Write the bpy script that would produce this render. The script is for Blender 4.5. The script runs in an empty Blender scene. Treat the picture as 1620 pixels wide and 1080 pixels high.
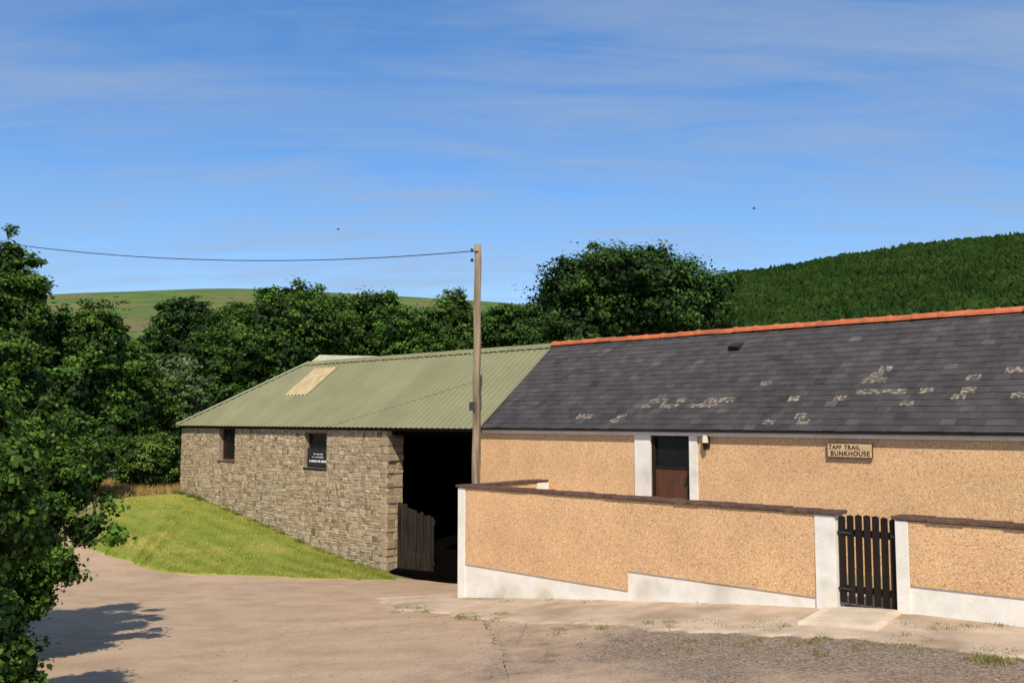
import bpy, math, random
import numpy as np
from mathutils import Vector, Matrix
random.seed(7); rng=np.random.default_rng(7)
SC=bpy.context.scene; COL=SC.collection
F=1500.0; CX,CY=810.0,540.0; HOR=662.0; H=3.4
PITCH=math.atan((HOR-CY)/F)
CAM=np.array([0,0,H])
FW=np.array([0,math.cos(PITCH),math.sin(PITCH)]); UP=np.array([0,-math.sin(PITCH),math.cos(PITCH)])
def ray(px,py): return (px-CX)*np.array([1.,0,0])+(CY-py)*UP+F*FW
def at(px,py,Y):
    d=ray(px,py); return CAM+d*(Y/d[1])
VU=np.array([1520.,-1505.,0]); VU/=np.linalg.norm(VU)
VV=np.array([-VU[1],VU[0],0])
d0=at(727,662,18.0); O=np.array([d0[0],18.0,0])
ANG=math.atan2(VU[1],VU[0])
def W(u,v,z): return O+VU*u+VV*v+np.array([0,0,z])
def toL(P): return ((P-O)@VU,(P-O)@VV,P[2])
def PL(px,py,v):
    d=ray(px,py); t=(v-(CAM-O)@VV)/(d@VV); P=CAM+t*d
    return (P-O)@VU,P[2]
def PU(px,py,u):
    d=ray(px,py); t=(u-(CAM-O)@VU)/(d@VU); P=CAM+t*d
    return (P-O)@VV,P[2]
# ---------------- ground function (thin plate spline)
CP=[(-.99,18,.05),(1.85,15.2,.51),(4.19,12.87,.85),(4.92,12.14,.94),(5.97,11.1,.97),(-2.93,23.2,-.35),(-1.2,21.5,-.3),
(-10.7,30.9,.98),(-6.8,27,.3),(-10.3,23.5,.02),(-7.35,21.7,-.2),(-3.5,20,-.15),(0,10,.6),(-5.3,11.2,.35),(5,8,1.0),(-10,14,.2),(0,0,1.8),(8,4,1.5),(-8,2,1.2),
(-12,8,.5),(-14,33,1.1),(-20,28,.9),(-16,22,.4),(-5,40,1.2),(5,35,1.1),(15,20,1.2),(11,9,1.2),(-13.5,27,.75),(0,24,-.25),(4,20,.9)]
cp=np.array(CP)
def tk(r): return np.where(r>0,r*r*np.log(np.maximum(r,1e-9)),0)
n_=len(cp); K=tk(np.linalg.norm(cp[:,None,:2]-cp[None,:,:2],axis=2))+np.eye(n_)*.5
Pm=np.c_[np.ones(n_),cp[:,:2]]
A_=np.zeros((n_+3,n_+3)); A_[:n_,:n_]=K; A_[:n_,n_:]=Pm; A_[n_:,:n_]=Pm.T
sol=np.linalg.solve(A_,np.r_[cp[:,2],0,0,0])
def GZ(x,y):
    x=np.asarray(x,float); y=np.asarray(y,float); sh=x.shape
    xf=x.ravel(); yf=y.ravel()
    r=np.sqrt((xf[:,None]-cp[None,:,0])**2+(yf[:,None]-cp[None,:,1])**2)
    z=tk(r)@sol[:n_]+sol[n_]+sol[n_+1]*xf+sol[n_+2]*yf
    z=np.clip(z,-.6,2.0)
    dd=np.sqrt(xf**2+(yf-16)**2); w=np.clip((dd-20)/25,0,1); w=w*w*(3-2*w)
    z=z*(1-w)+1.1*w
    return z.reshape(sh)
def gz(x,y): return float(GZ(np.array([x]),np.array([y]))[0])
def gp(px,py):
    d=ray(px,py); d=d/d[1]; Y=4.0
    while Y<90:
        P=CAM+d*Y
        if P[2]<gz(P[0],P[1]): break
        Y+=.1
    return P[:2]
# ---------------- helpers
def newmesh(name,verts,faces,mat,smooth=False,attr=None):
    me=bpy.data.meshes.new(name); me.from_pydata([tuple(map(float,v)) for v in verts],[],faces)
    if attr is not None:
        a=me.attributes.new('tone','FLOAT','POINT'); a.data.foreach_set('value',np.asarray(attr,dtype=np.float32))
    if mat: me.materials.append(mat)
    if smooth: me.polygons.foreach_set('use_smooth',[True]*len(me.polygons))
    me.update(); return me
def npquads(name,V,mat,tone,k=4):
    n=len(V)//k; me=bpy.data.meshes.new(name)
    me.vertices.add(len(V)); me.vertices.foreach_set('co',V.astype(np.float32).ravel())
    me.loops.add(n*k); me.loops.foreach_set('vertex_index',np.arange(n*k,dtype=np.int32))
    me.polygons.add(n); me.polygons.foreach_set('loop_start',np.arange(0,n*k,k,dtype=np.int32))
    try: me.polygons.foreach_set('loop_total',np.full(n,k,dtype=np.int32))
    except Exception: pass
    a=me.attributes.new('tone','FLOAT','POINT'); a.data.foreach_set('value',tone.astype(np.float32))
    me.materials.append(mat); me.update(calc_edges=True); me.validate(); return me
def link(name,me,parent=None):
    o=bpy.data.objects.new(name,me); COL.objects.link(o)
    if parent: o.parent=parent
    return o
def tag(o,label,cat,group=None,kind=None):
    o['label']=label; o['category']=cat
    if group:o['group']=group
    if kind:o['kind']=kind
    return o
def struct(o): o['kind']='structure'; return o
BASE={}
def root(name,label,cat,u,v,z,group=None):
    o=bpy.data.objects.new(name,None); COL.objects.link(o); o.empty_display_size=.2
    p=W(u,v,z); o.location=tuple(p); o.rotation_euler=(0,0,ANG)
    BASE[o.name]=np.array([u,v,z])
    return tag(o,label,cat,group)
class MB:
    def __init__(s): s.v=[]; s.f=[]; s.t=[]; s.tone=.5
    def add(s,vs,fs,tone=None):
        b=len(s.v); s.v+= [tuple(x) for x in vs]; s.f+=[tuple(i+b for i in f) for f in fs]; s.t+=[s.tone if tone is None else tone]*len(vs)
    def box(s,u0,u1,v0,v1,z0,z1,tone=None,bev=0):
        s.hex([(u0,v0,z0),(u1,v0,z0),(u1,v1,z0),(u0,v1,z0),(u0,v0,z1),(u1,v0,z1),(u1,v1,z1),(u0,v1,z1)],tone)
    def hex(s,p,tone=None): s.add(p,[(0,3,2,1),(4,5,6,7),(0,1,5,4),(1,2,6,5),(2,3,7,6),(3,0,4,7)],tone)
    def prism(s,poly,v0,v1,tone=None): # poly in (u,z) ccw seen from front
        n=len(poly); s.add([(a,v0,b) for a,b in poly]+[(a,v1,b) for a,b in poly],
          [tuple(range(n)),tuple(range(2*n-1,n-1,-1))]+[(i,i+n,(i+1)%n+n,(i+1)%n) for i in range(n)],tone)
    def tube(s,pts,rad,n=8,tone=None,cap=True):
        pts=[Vector(p) for p in pts]; vs=[]; fs=[]
        for i,p in enumerate(pts):
            d=(pts[min(i+1,len(pts)-1)]-pts[max(i-1,0)]).normalized()
            a=Vector((0,0,1)) if abs(d.z)<.9 else Vector((1,0,0))
            x=d.cross(a).normalized(); y=d.cross(x)
            r=rad[i] if hasattr(rad,'__len__') else rad
            for k in range(n):
                q=2*math.pi*k/n; vs.append(p+x*math.cos(q)*r+y*math.sin(q)*r)
        for i in range(len(pts)-1):
            for k in range(n): fs.append((i*n+k,i*n+(k+1)%n,(i+1)*n+(k+1)%n,(i+1)*n+k))
        if cap: fs+= [tuple(range(n)),tuple(range((len(pts)-1)*n,len(pts)*n))]
        s.add(vs,fs,tone)
    def build(s,name,mat,parent=None,smooth=False,base=None,bevel=0):
        b=base if base is not None else (BASE.get(parent.name) if parent and parent.name in BASE else np.zeros(3))
        o=link(name,newmesh(name,[np.array(v)-b for v in s.v],s.f,mat,smooth,s.t),parent)
        if bevel:
            m=o.modifiers.new('bevel','BEVEL'); m.width=bevel; m.segments=2; m.limit_method='ANGLE'
        return o
# ---------------- materials
def mat(name,c1,c2,scale=5,rough=.9,bump=.0,bscale=None,c3=None,scale3=.6,attr=None,stretch=None,spec=.2,detail=6,bdist=.02,lo=.35,hi=.65,lo3=.48,hi3=.62):
    m=bpy.data.materials.new(name); m.use_nodes=True; nt=m.node_tree; N=nt.nodes; L=nt.links
    b=N['Principled BSDF']; b.inputs['Roughness'].default_value=rough; b.inputs['Specular IOR Level'].default_value=spec
    tc=N.new('ShaderNodeTexCoord'); vec=tc.outputs['Object']
    if stretch:
        mp=N.new('ShaderNodeMapping'); mp.inputs['Scale'].default_value=stretch; L.new(vec,mp.inputs[0]); vec=mp.outputs[0]
    no=N.new('ShaderNodeTexNoise'); no.inputs['Scale'].default_value=scale; no.inputs['Detail'].default_value=detail; no.inputs['Roughness'].default_value=.65; L.new(vec,no.inputs['Vector'])
    r=N.new('ShaderNodeValToRGB'); r.color_ramp.elements[0].position=lo; r.color_ramp.elements[1].position=hi
    r.color_ramp.elements[0].color=(*c1,1); r.color_ramp.elements[1].color=(*c2,1); L.new(no.outputs['Fac'],r.inputs[0]); col=r.outputs[0]
    if c3:
        n3=N.new('ShaderNodeTexNoise'); n3.inputs['Scale'].default_value=scale3; n3.inputs['Detail'].default_value=5; L.new(vec,n3.inputs['Vector'])
        r3=N.new('ShaderNodeValToRGB'); r3.color_ramp.elements[0].position=lo3; r3.color_ramp.elements[1].position=hi3; L.new(n3.outputs['Fac'],r3.inputs[0])
        mx=N.new('ShaderNodeMixRGB'); L.new(r3.outputs[0],mx.inputs[0]); L.new(col,mx.inputs[1]); mx.inputs[2].default_value=(*c3,1); col=mx.outputs[0]
    if attr:
        at_=N.new('ShaderNodeAttribute'); at_.attribute_name='tone'
        ra=N.new('ShaderNodeValToRGB'); cr=ra.color_ramp
        while len(cr.elements)<len(attr): cr.elements.new(.5)
        for i,(p,c) in enumerate(attr): cr.elements[i].position=p; cr.elements[i].color=(*c,1)
        L.new(at_.outputs['Fac'],ra.inputs[0])
        mx=N.new('ShaderNodeMixRGB'); mx.blend_type='MULTIPLY'; mx.inputs[0].default_value=1; L.new(col,mx.inputs[1]); L.new(ra.outputs[0],mx.inputs[2]); col=mx.outputs[0]
    L.new(col,b.inputs['Base Color'])
    if bump:
        nb=N.new('ShaderNodeTexNoise'); nb.inputs['Scale'].default_value=bscale or scale*4; nb.inputs['Detail'].default_value=5; L.new(vec,nb.inputs['Vector'])
        bp=N.new('ShaderNodeBump'); bp.inputs['Strength'].default_value=bump; bp.inputs['Distance'].default_value=bdist; L.new(nb.outputs['Fac'],bp.inputs['Height']); L.new(bp.outputs[0],b.inputs['Normal'])
    return m
def leafmat(name,cd,cl,trans=.25):
    m=bpy.data.materials.new(name); m.use_nodes=True; nt=m.node_tree; N=nt.nodes; L=nt.links
    b=N['Principled BSDF']; b.inputs['Roughness'].default_value=.6; b.inputs['Specular IOR Level'].default_value=.18
    a=N.new('ShaderNodeAttribute'); a.attribute_name='tone'
    r=N.new('ShaderNodeValToRGB'); r.color_ramp.elements[0].color=(*cd,1); r.color_ramp.elements[1].color=(*cl,1); L.new(a.outputs['Fac'],r.inputs[0])
    L.new(r.outputs[0],b.inputs['Base Color']); 
    if trans<=0: return m
    t=N.new('ShaderNodeBsdfTranslucent'); L.new(r.outputs[0],t.inputs[0])
    mx=N.new('ShaderNodeMixShader'); mx.inputs[0].default_value=trans; L.new(b.outputs[0],mx.inputs[1]); L.new(t.outputs[0],mx.inputs[2]); L.new(mx.outputs[0],N['Material Output'].inputs[0])
    return m
def pebble():
    m=bpy.data.materials.new('pebbledash'); m.use_nodes=True; nt=m.node_tree; N=nt.nodes; L=nt.links
    b=N['Principled BSDF']; b.inputs['Roughness'].default_value=.9; b.inputs['Specular IOR Level'].default_value=.15
    tc=N.new('ShaderNodeTexCoord'); vo=N.new('ShaderNodeTexVoronoi'); vo.inputs['Scale'].default_value=76; L.new(tc.outputs['Object'],vo.inputs['Vector'])
    sp=N.new('ShaderNodeSeparateColor'); L.new(vo.outputs['Color'],sp.inputs[0])
    r=N.new('ShaderNodeValToRGB'); cr=r.color_ramp; cr.elements[0].color=(.33,.18,.08,1); cr.elements[1].color=(.82,.61,.39,1)
    e=cr.elements.new(.14); e.color=(.60,.355,.18,1); e=cr.elements.new(.75); e.color=(.71,.455,.245,1)
    L.new(sp.outputs[0],r.inputs[0])
    no=N.new('ShaderNodeTexNoise'); no.inputs['Scale'].default_value=1.3; no.inputs['Detail'].default_value=7; L.new(tc.outputs['Object'],no.inputs['Vector'])
    r2=N.new('ShaderNodeValToRGB'); r2.color_ramp.elements[0].position=.3; r2.color_ramp.elements[0].color=(.88,.86,.84,1); r2.color_ramp.elements[1].position=.65; r2.color_ramp.elements[1].color=(1.05,1.03,1,1); L.new(no.outputs['Fac'],r2.inputs[0])
    mx=N.new('ShaderNodeMixRGB'); mx.blend_type='MULTIPLY'; mx.inputs[0].default_value=1; L.new(r.outputs[0],mx.inputs[1]); L.new(r2.outputs[0],mx.inputs[2]); L.new(mx.outputs[0],b.inputs['Base Color'])
    bp=N.new('ShaderNodeBump'); bp.inputs['Strength'].default_value=.4; bp.inputs['Distance'].default_value=.005; bp.invert=True; L.new(vo.outputs['Distance'],bp.inputs['Height']); L.new(bp.outputs[0],b.inputs['Normal'])
    return m
M={}
M['pebble']=pebble()
M['white']=mat('white_render',(.70,.655,.57),(.82,.78,.70),3,.85,.3,60,c3=(.60,.54,.44),scale3=1.5,lo=.3,hi=.55,lo3=.52,hi3=.68)
M['coping']=mat('coping_tile',(.065,.036,.025),(.15,.085,.06),9,.8,.4,40)
M['slate']=mat('slate',(.74,.72,.70),(1.14,1.10,1.06),2.4,.8,.3,30,attr=[(0,(.044,.042,.044)),(.45,(.066,.062,.064)),(.8,(.085,.080,.080)),(1.0,(.12,.108,.098))],spec=.12)
M['lichen']=mat('lichen_slate',(.068,.063,.062),(.36,.285,.205),17,.9,.4,60,lo=.46,hi=.64)
M['ridge']=mat('terracotta',(.42,.10,.04),(.56,.17,.07),7,.75,.2,30,c3=(.32,.10,.055),scale3=2)
M['green']=mat('green_sheet',(.88,.88,.86),(1.05,1.05,1.02),1.0,.75,.0,attr=[(0,(.215,.208,.115)),(1,(.24,.232,.132))],spec=.1,c3=None)
M['cream']=mat('cream_sheet',(.34,.26,.14),(.46,.36,.21),4,.6,.0)
M['creamcap']=mat('pale_cap',(.38,.38,.26),(.50,.49,.35),4,.6,.0)
M['stone']=mat('stone',(.76,.74,.71),(1.15,1.12,1.06),9,.92,.5,35,attr=[(0,(.18,.135,.085)),(.25,(.31,.24,.155)),(.5,(.40,.315,.21)),(.75,(.47,.38,.26)),(1,(.56,.47,.34))],bdist=.015,lo=.3,hi=.7)
M['mortar']=mat('mortar',(.20,.155,.105),(.36,.29,.20),14,.95,.5,50)
M['black']=mat('bay_shade_black',(.004,.004,.004),(.007,.006,.006),3,1.0,spec=0)  # near-black colour stands in for the shade inside the barn bay
M['shadefloor']=mat('barn_floor_shade',(.0025,.002,.002),(.004,.0035,.003),3,1.0,spec=0)  # floor painted near-black to imitate the unlit bay, not a soil colour
M['darkwood']=mat('dark_wood',(.010,.007,.006),(.024,.015,.012),8,.8,.3,40,stretch=(1,1,.2))
M['oldplank']=mat('old_plank',(.012,.009,.0065),(.045,.032,.023),8,.9,.5,40,stretch=(1,1,.12))
M['brownwood']=mat('brown_wood',(.07,.03,.018),(.12,.05,.028),8,.7,.2,40,stretch=(1,1,.2))
M['polewood']=mat('pole_wood',(.12,.085,.055),(.33,.255,.165),14,.95,.9,30,stretch=(1,1,.05),c3=(.38,.31,.21),scale3=8,lo=.4,hi=.6)
M['glass']=mat('dark_glass',(.006,.006,.007),(.010,.010,.011),2,.25,spec=.25)
M['gutter']=mat('gutter_black',(.012,.012,.013),(.022,.022,.024),5,.45,spec=.4)
M['metal']=mat('dark_metal',(.02,.02,.022),(.04,.04,.042),20,.5,spec=.4)
M['signwood']=mat('sign_wood',(.48,.32,.17),(.66,.49,.29),9,.8,.3,40,stretch=(.3,1,1.5))
M['letter']=mat('letter_paint',(.03,.012,.008),(.05,.022,.012),20,.8)
M['whitepaint']=mat('white_paint',(.75,.74,.7),(.82,.81,.78),10,.6)
M['lampcream']=mat('lamp_cream',(.58,.50,.38),(.68,.60,.46),10,.5)
M['concrete']=mat('concrete',(.41,.31,.215),(.54,.42,.305),2.2,.95,.5,50,c3=(.33,.24,.165),scale3=.9)
M['ramp']=mat('ramp_concrete',(.49,.385,.28),(.60,.49,.37),4,.95,.4,60)
bark=mat('bark',(.04,.03,.02),(.10,.075,.05),12,.95,.7,30,stretch=(1,1,.3))
# ---------------- world
elev=math.radians(47); TS=np.array([.02,-1.0]); TS/=np.linalg.norm(TS)
w=bpy.data.worlds.new('World'); SC.world=w; w.use_nodes=True; nt=w.node_tree; N=nt.nodes; L=nt.links
bg=N['Background']; bg.inputs[1].default_value=.12
sky=N.new('ShaderNodeTexSky'); sky.sky_type='NISHITA'; sky.sun_disc=False; sky.sun_elevation=elev; sky.sun_rotation=math.atan2(TS[0],TS[1]); sky.air_density=1.0; sky.dust_density=.4; sky.ozone_density=1.8; sky.altitude=200
hs=N.new('ShaderNodeHueSaturation'); hs.inputs['Saturation'].default_value=1.08; hs.inputs['Value'].default_value=1.68; L.new(sky.outputs[0],hs.inputs['Color'])
tc=N.new('ShaderNodeTexCoord'); sx=N.new('ShaderNodeSeparateXYZ'); L.new(tc.outputs['Generated'],sx.inputs[0])
gr_=N.new('ShaderNodeValToRGB'); e_=gr_.color_ramp.elements; e_[0].position=0; e_[0].color=(.50,.58,.70,1); e_[1].position=.5; e_[1].color=(.50,.67,.82,1)
for p_,c_ in ((.12,(.50,.60,.73)),(.22,(.48,.62,.77)),(.36,(.45,.63,.80))):
    q=e_.new(p_); q.color=(*c_,1)
L.new(sx.outputs[2],gr_.inputs[0])
tm=N.new('ShaderNodeMixRGB'); tm.blend_type='MULTIPLY'; tm.inputs[0].default_value=1; L.new(hs.outputs[0],tm.inputs[1]); L.new(gr_.outputs[0],tm.inputs[2])
az=N.new('ShaderNodeMath'); az.operation='ADD'; az.inputs[1].default_value=.15; L.new(sx.outputs[2],az.inputs[0])
dx=N.new('ShaderNodeMath'); dx.operation='DIVIDE'; L.new(sx.outputs[0],dx.inputs[0]); L.new(az.outputs[0],dx.inputs[1])
dy=N.new('ShaderNodeMath'); dy.operation='DIVIDE'; L.new(sx.outputs[1],dy.inputs[0]); L.new(az.outputs[0],dy.inputs[1])
cb=N.new('ShaderNodeCombineXYZ'); L.new(dx.outputs[0],cb.inputs[0]); L.new(dy.outputs[0],cb.inputs[1])
def cloud(scale,rot,loc,p0,p1,mx_):
    mp=N.new('ShaderNodeMapping'); mp.inputs['Scale'].default_value=scale; mp.inputs['Rotation'].default_value=(0,0,rot); mp.inputs['Location'].default_value=loc; L.new(cb.outputs[0],mp.inputs[0])
    cn=N.new('ShaderNodeTexNoise'); cn.inputs['Scale'].default_value=1.0; cn.inputs['Detail'].default_value=11; cn.inputs['Roughness'].default_value=.58; cn.inputs['Distortion'].default_value=1.0; L.new(mp.outputs[0],cn.inputs['Vector'])
    cr=N.new('ShaderNodeValToRGB'); cr.color_ramp.elements[0].position=p0; cr.color_ramp.elements[0].color=(0,0,0,1); cr.color_ramp.elements[1].position=p1; cr.color_ramp.elements[1].color=(mx_,mx_,mx_,1); L.new(cn.outputs['Fac'],cr.inputs[0]); return cr.outputs[0]
c1=cloud((.8,2.4,1),.12,(5.2,3.1,0),.38,.76,.62); c2=cloud((1.0,4.6,1),-.08,(3.2,7.1,0),.45,.74,.52)
ad=N.new('ShaderNodeMixRGB'); ad.blend_type='SCREEN'; ad.inputs[0].default_value=1; L.new(c1,ad.inputs[1]); L.new(c2,ad.inputs[2])
mx=N.new('ShaderNodeMixRGB'); L.new(ad.outputs[0],mx.inputs[0]); L.new(tm.outputs[0],mx.inputs[1]); mx.inputs[2].default_value=(3.0,3.85,5.1,1); L.new(mx.outputs[0],bg.inputs[0])
sl=bpy.data.lights.new('sun','SUN'); sl.energy=5.0; sl.angle=math.radians(.6); sl.color=(1,.90,.74)
so=bpy.data.objects.new('sun',sl); COL.objects.link(so)
tsun=Vector((TS[0]*math.cos(elev),TS[1]*math.cos(elev),math.sin(elev))); so.rotation_euler=tsun.to_track_quat('Z','Y').to_euler(); so.location=(-20,-10,30)
# ---------------- camera
cd=bpy.data.cameras.new('camera'); cd.sensor_width=36; cd.lens=F/1620*36; cd.clip_end=8000; cd.clip_start=.1
co=bpy.data.objects.new('camera',cd); COL.objects.link(co); co.location=tuple(CAM); co.rotation_euler=(math.pi/2+PITCH,0,0); SC.camera=co
SC.view_settings.view_transform='Standard'; SC.view_settings.look='None'; SC.view_settings.exposure=0
# ---------------- terrain
def axis(c0,c1,step,far):
    a=list(np.arange(c0,c1+1e-6,step)); s=step; x=a[-1]
    while x<far: s*=1.25; x+=s; a.append(x)
    s=step; x=a[0]
    while x>-far: s*=1.25; x-=s; a.insert(0,x)
    return np.array(a)
xs=axis(-24,16,.35,3500); ys=axis(-4,42,.35,3500)
XX,YY=np.meshgrid(xs,ys); ZZ=GZ(XX,YY)
V=np.stack([XX.ravel(),YY.ravel(),ZZ.ravel()],1); nx=len(xs); ny=len(ys)
fs=[(j*nx+i,j*nx+i+1,(j+1)*nx+i+1,(j+1)*nx+i) for j in range(ny-1) for i in range(nx-1)]
gm=mat('meadow_ground',(.10,.12,.03),(.24,.22,.07),1.2,.95,.5,20,c3=(.30,.24,.10),scale3=.25)
struct(link('ground',newmesh('ground',V,fs,gm,True)))
def resample(pl,n):
    pl=np.array(pl,float); d=np.r_[0,np.cumsum(np.linalg.norm(np.diff(pl,axis=0),axis=1))]; t=np.linspace(0,d[-1],n)
    return np.c_[np.interp(t,d,pl[:,0]),np.interp(t,d,pl[:,1])]
def ladder(A,B,n,m,off,noiseB=0,skirt=0,nA=0):
    a=resample(A,n); b=resample(B,n)
    if noiseB:
        k=rng.normal(0,noiseB,(n,2)); k2=np.repeat(rng.normal(0,noiseB*1.6,(n//5+1,2)),5,0)[:n]; k2=(k2+np.roll(k2,1,0)+np.roll(k2,-1,0)+np.roll(k2,2,0))/4; k=(k+np.roll(k,1,0))/1.7+k2; b=b+k
    t=np.linspace(0,1,m)[:,None,None]; G=a[None]*(1-t)+b[None]*t
    z=GZ(G[...,0],G[...,1])+off
    return np.concatenate([G,z[...,None]],2)
def ladobj(name,G,m_,skirt=0):
    m,n,_=G.shape; V=G.reshape(-1,3); f=[(j*n+i,(j+1)*n+i,(j+1)*n+i+1,j*n+i+1) for j in range(m-1) for i in range(n-1)]
    V=list(map(tuple,V))
    if skirt:
        b=len(V)
        for i in range(n): x=G[-1,i]; V.append((x[0],x[1],x[2]-skirt))
        f+=[((m-1)*n+i,b+i,b+i+1,(m-1)*n+i+1) for i in range(n-1)]
        for jj,col in ((0,0),(1,n-1)):
            b2=len(V)
            for j in range(m): x=G[j,col]; V.append((x[0],x[1],x[2]-skirt))
            f+=[(j*n+col,(j+1)*n+col,b2+j+1,b2+j) for j in range(m-1)]
    o=link(name,newmesh(name,V,f,m_,True)); return struct(o)
def wxy(u,v): return W(u,v,0)[:2]
uG0,_=PL(1322,850,0); uG1,_=PL(1418,850,0)
lawnB=[gp(*p) for p in [(140,868),(190,885),(240,903),(300,912),(450,914),(560,917),(622,919)]]
lawnA=[gp(*p) for p in [(165,792)]]+[wxy(PL(290,780,2.4)[0],2.38),wxy(PL(450,800,2.4)[0],2.38),wxy(PL(618,800,2.4)[0],2.38)]
def roadmat():
    m=bpy.data.materials.new('road_surface'); m.use_nodes=True; nt=m.node_tree; N=nt.nodes; L=nt.links
    b=N['Principled BSDF']; b.inputs['Roughness'].default_value=.95; b.inputs['Specular IOR Level'].default_value=.1
    tc=N.new('ShaderNodeTexCoord'); V_=tc.outputs['Object']
    def noise(s,d=6,st=None):
        n=N.new('ShaderNodeTexNoise'); n.inputs['Scale'].default_value=s; n.inputs['Detail'].default_value=d; n.inputs['Roughness'].default_value=.65
        if st:
            q=N.new('ShaderNodeMapping'); q.inputs['Scale'].default_value=st; q.inputs['Rotation'].default_value=(0,0,.5); L.new(V_,q.inputs[0]); L.new(q.outputs[0],n.inputs['Vector'])
        else: L.new(V_,n.inputs['Vector'])
        return n.outputs['Fac']
    def ramp(i,p0,c0,p1,c1):
        r=N.new('ShaderNodeValToRGB'); r.color_ramp.elements[0].position=p0; r.color_ramp.elements[1].position=p1; r.color_ramp.elements[0].color=(*c0,1); r.color_ramp.elements[1].color=(*c1,1); L.new(i,r.inputs[0]); return r.outputs[0]
    def mix(f,a,b_,bt='MIX'):
        x=N.new('ShaderNodeMixRGB'); x.blend_type=bt
        if isinstance(f,float): x.inputs[0].default_value=f
        else: L.new(f,x.inputs[0])
        L.new(a,x.inputs[1]); L.new(b_,x.inputs[2]); return x.outputs[0]
    tan=ramp(noise(.6,6,(1,2.5,1)),.3,(.385,.265,.175),.7,(.48,.35,.24))
    spk=ramp(noise(28,3),.35,(.86,.86,.86),.6,(1.05,1.05,1.05)); tan=mix(1.0,tan,spk,'MULTIPLY')
    st=ramp(noise(1.6,9),.38,(.76,.73,.70),.54,(1.03,1.03,1.03)); tan=mix(.45,tan,st,'MULTIPLY')
    vo=N.new('ShaderNodeTexVoronoi'); vo.inputs['Scale'].default_value=38; L.new(V_,vo.inputs['Vector'])
    sp=N.new('ShaderNodeSeparateColor'); L.new(vo.outputs['Color'],sp.inputs[0])
    grav=ramp(sp.outputs[0],.1,(.12,.088,.064),.95,(.31,.235,.175))
    s=N.new('ShaderNodeSeparateXYZ'); L.new(V_,s.inputs[0])
    def math_(op,a,b_):
        x=N.new('ShaderNodeMath'); x.operation=op
        for i,q in enumerate((a,b_)):
            if isinstance(q,(int,float)): x.inputs[i].default_value=q
            else: L.new(q,x.inputs[i])
        return x.outputs[0]
    e=math_('ADD',math_('MULTIPLY',s.outputs[0],.25),math_('MULTIPLY',noise(.9,10),2.5))
    e=math_('SUBTRACT',e,math_('MULTIPLY',math_('ABSOLUTE',math_('SUBTRACT',s.outputs[1],11.6),0),.17))
    mr=N.new('ShaderNodeMapRange'); mr.inputs[1].default_value=1.05; mr.inputs[2].default_value=1.65; mr.inputs[4].default_value=.92; L.new(e,mr.inputs[0]); msk=mr.outputs[0]
    c=mix(msk,tan,grav); L.new(c,b.inputs['Base Color'])
    bp=N.new('ShaderNodeBump'); bp.inputs['Strength'].default_value=.45; bp.inputs['Distance'].default_value=.015; L.new(noise(18,7),bp.inputs['Height']); L.new(bp.outputs[0],b.inputs['Normal'])
    return m
M['road']=roadmat()
uE=PL(1620,900,0)[0]+7
nearE=[(-24,14),(-14,5),(-9,-3.5),(0,-3.5),(8,-3.5),(15,-3.5),(18,1)]
G=ladder([(-24,26),(-15,25.5)]+[(p[0],p[1]+.4) for p in lawnB]+[tuple(wxy(-2.2,3.0)),tuple(wxy(-.2,3.0)),tuple(wxy(0.1,.15)),tuple(wxy(4,.15)),tuple(wxy(uE,.15))],nearE,140,90,.014)
ladobj('road',G,M['road'])
lawnm=mat('lawn_soil',(.17,.22,.03),(.27,.29,.05),1.5,.95,.6,30,c3=(.36,.32,.08),scale3=.7,lo3=.5,hi3=.68)
GL=ladder(lawnA,lawnB,90,26,.03,noiseB=.05); ladobj('lawn_ground',GL,lawnm,skirt=.06)
pavA=[wxy(-.15,1.2),wxy(-.12,.1),wxy(0,.05),wxy(4,.05),wxy(uG1,.05),wxy(uE,.05)]
pavB=[gp(*p) for p in [(598,948),(615,962),(680,972),(800,984),(1000,997),(1190,1006),(1400,1022),(1540,1036)]]+[wxy(uE,-.9)]
GP=ladder(pavA,pavB,170,14,.035,noiseB=.05); ladobj('pavement',GP,M['concrete'],skirt=.08)
rA=[W(uG0-.15,-.0,0)[:2],W(uG1+.05,-.0,0)[:2]]; rB=[gp(1262,994),gp(1388,1004)]
GR=ladder(rA,rB,8,8,.07); ladobj('ramp',GR,M['ramp'],skirt=.06)
# ---------------- front boundary walls
zt=PL(727,766,0)[1]; TH=.22
LW=root('boundary_wall','long pebbledashed boundary wall with white corner post, running left of the slatted gate','wall',0,0,0)
m=MB(); zW=zt-.048
m.prism([(0,-.5),(uG0,-.3),(uG0,zW),(0,zW)],0,TH); m.build('wall_core',M['white'],LW)
zb=lambda px,py:PL(px,py,-.02)
m=MB(); P=[zb(736,892),zb(993,934),zb(994,903),zb(1290,944)]
uR=zb(1290,900)[0]; uLp=zb(736,850)[0]
m.prism([P[0],P[1],(P[1][0],P[2][1]),P[3],(uR,zW-.004),(uLp,zW-.004)],-.02,0-.001); m.build('pebbledash_panel',M['pebble'],LW)
m=MB(); m.box(uR+.004,uG0+.004,-.03,-.001,.5,zW-.003); m.build('pier',M['white'],LW,bevel=.006)
m=MB(); m.box(-.004,uLp-.004,-.03,-.001,-.4,zW-.003); m.build('corner_post',M['white'],LW,bevel=.006)
vR=2.22
m=MB(); m.box(.0,TH,TH+.002,vR-.33,-.4,zW); m.build('return_wall',M['pebble'],LW)
m=MB(); m.box(-.003,TH+.02,vR-.32,vR+.004,-.3,zW-.003); m.build('pier',M['white'],LW)
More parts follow.
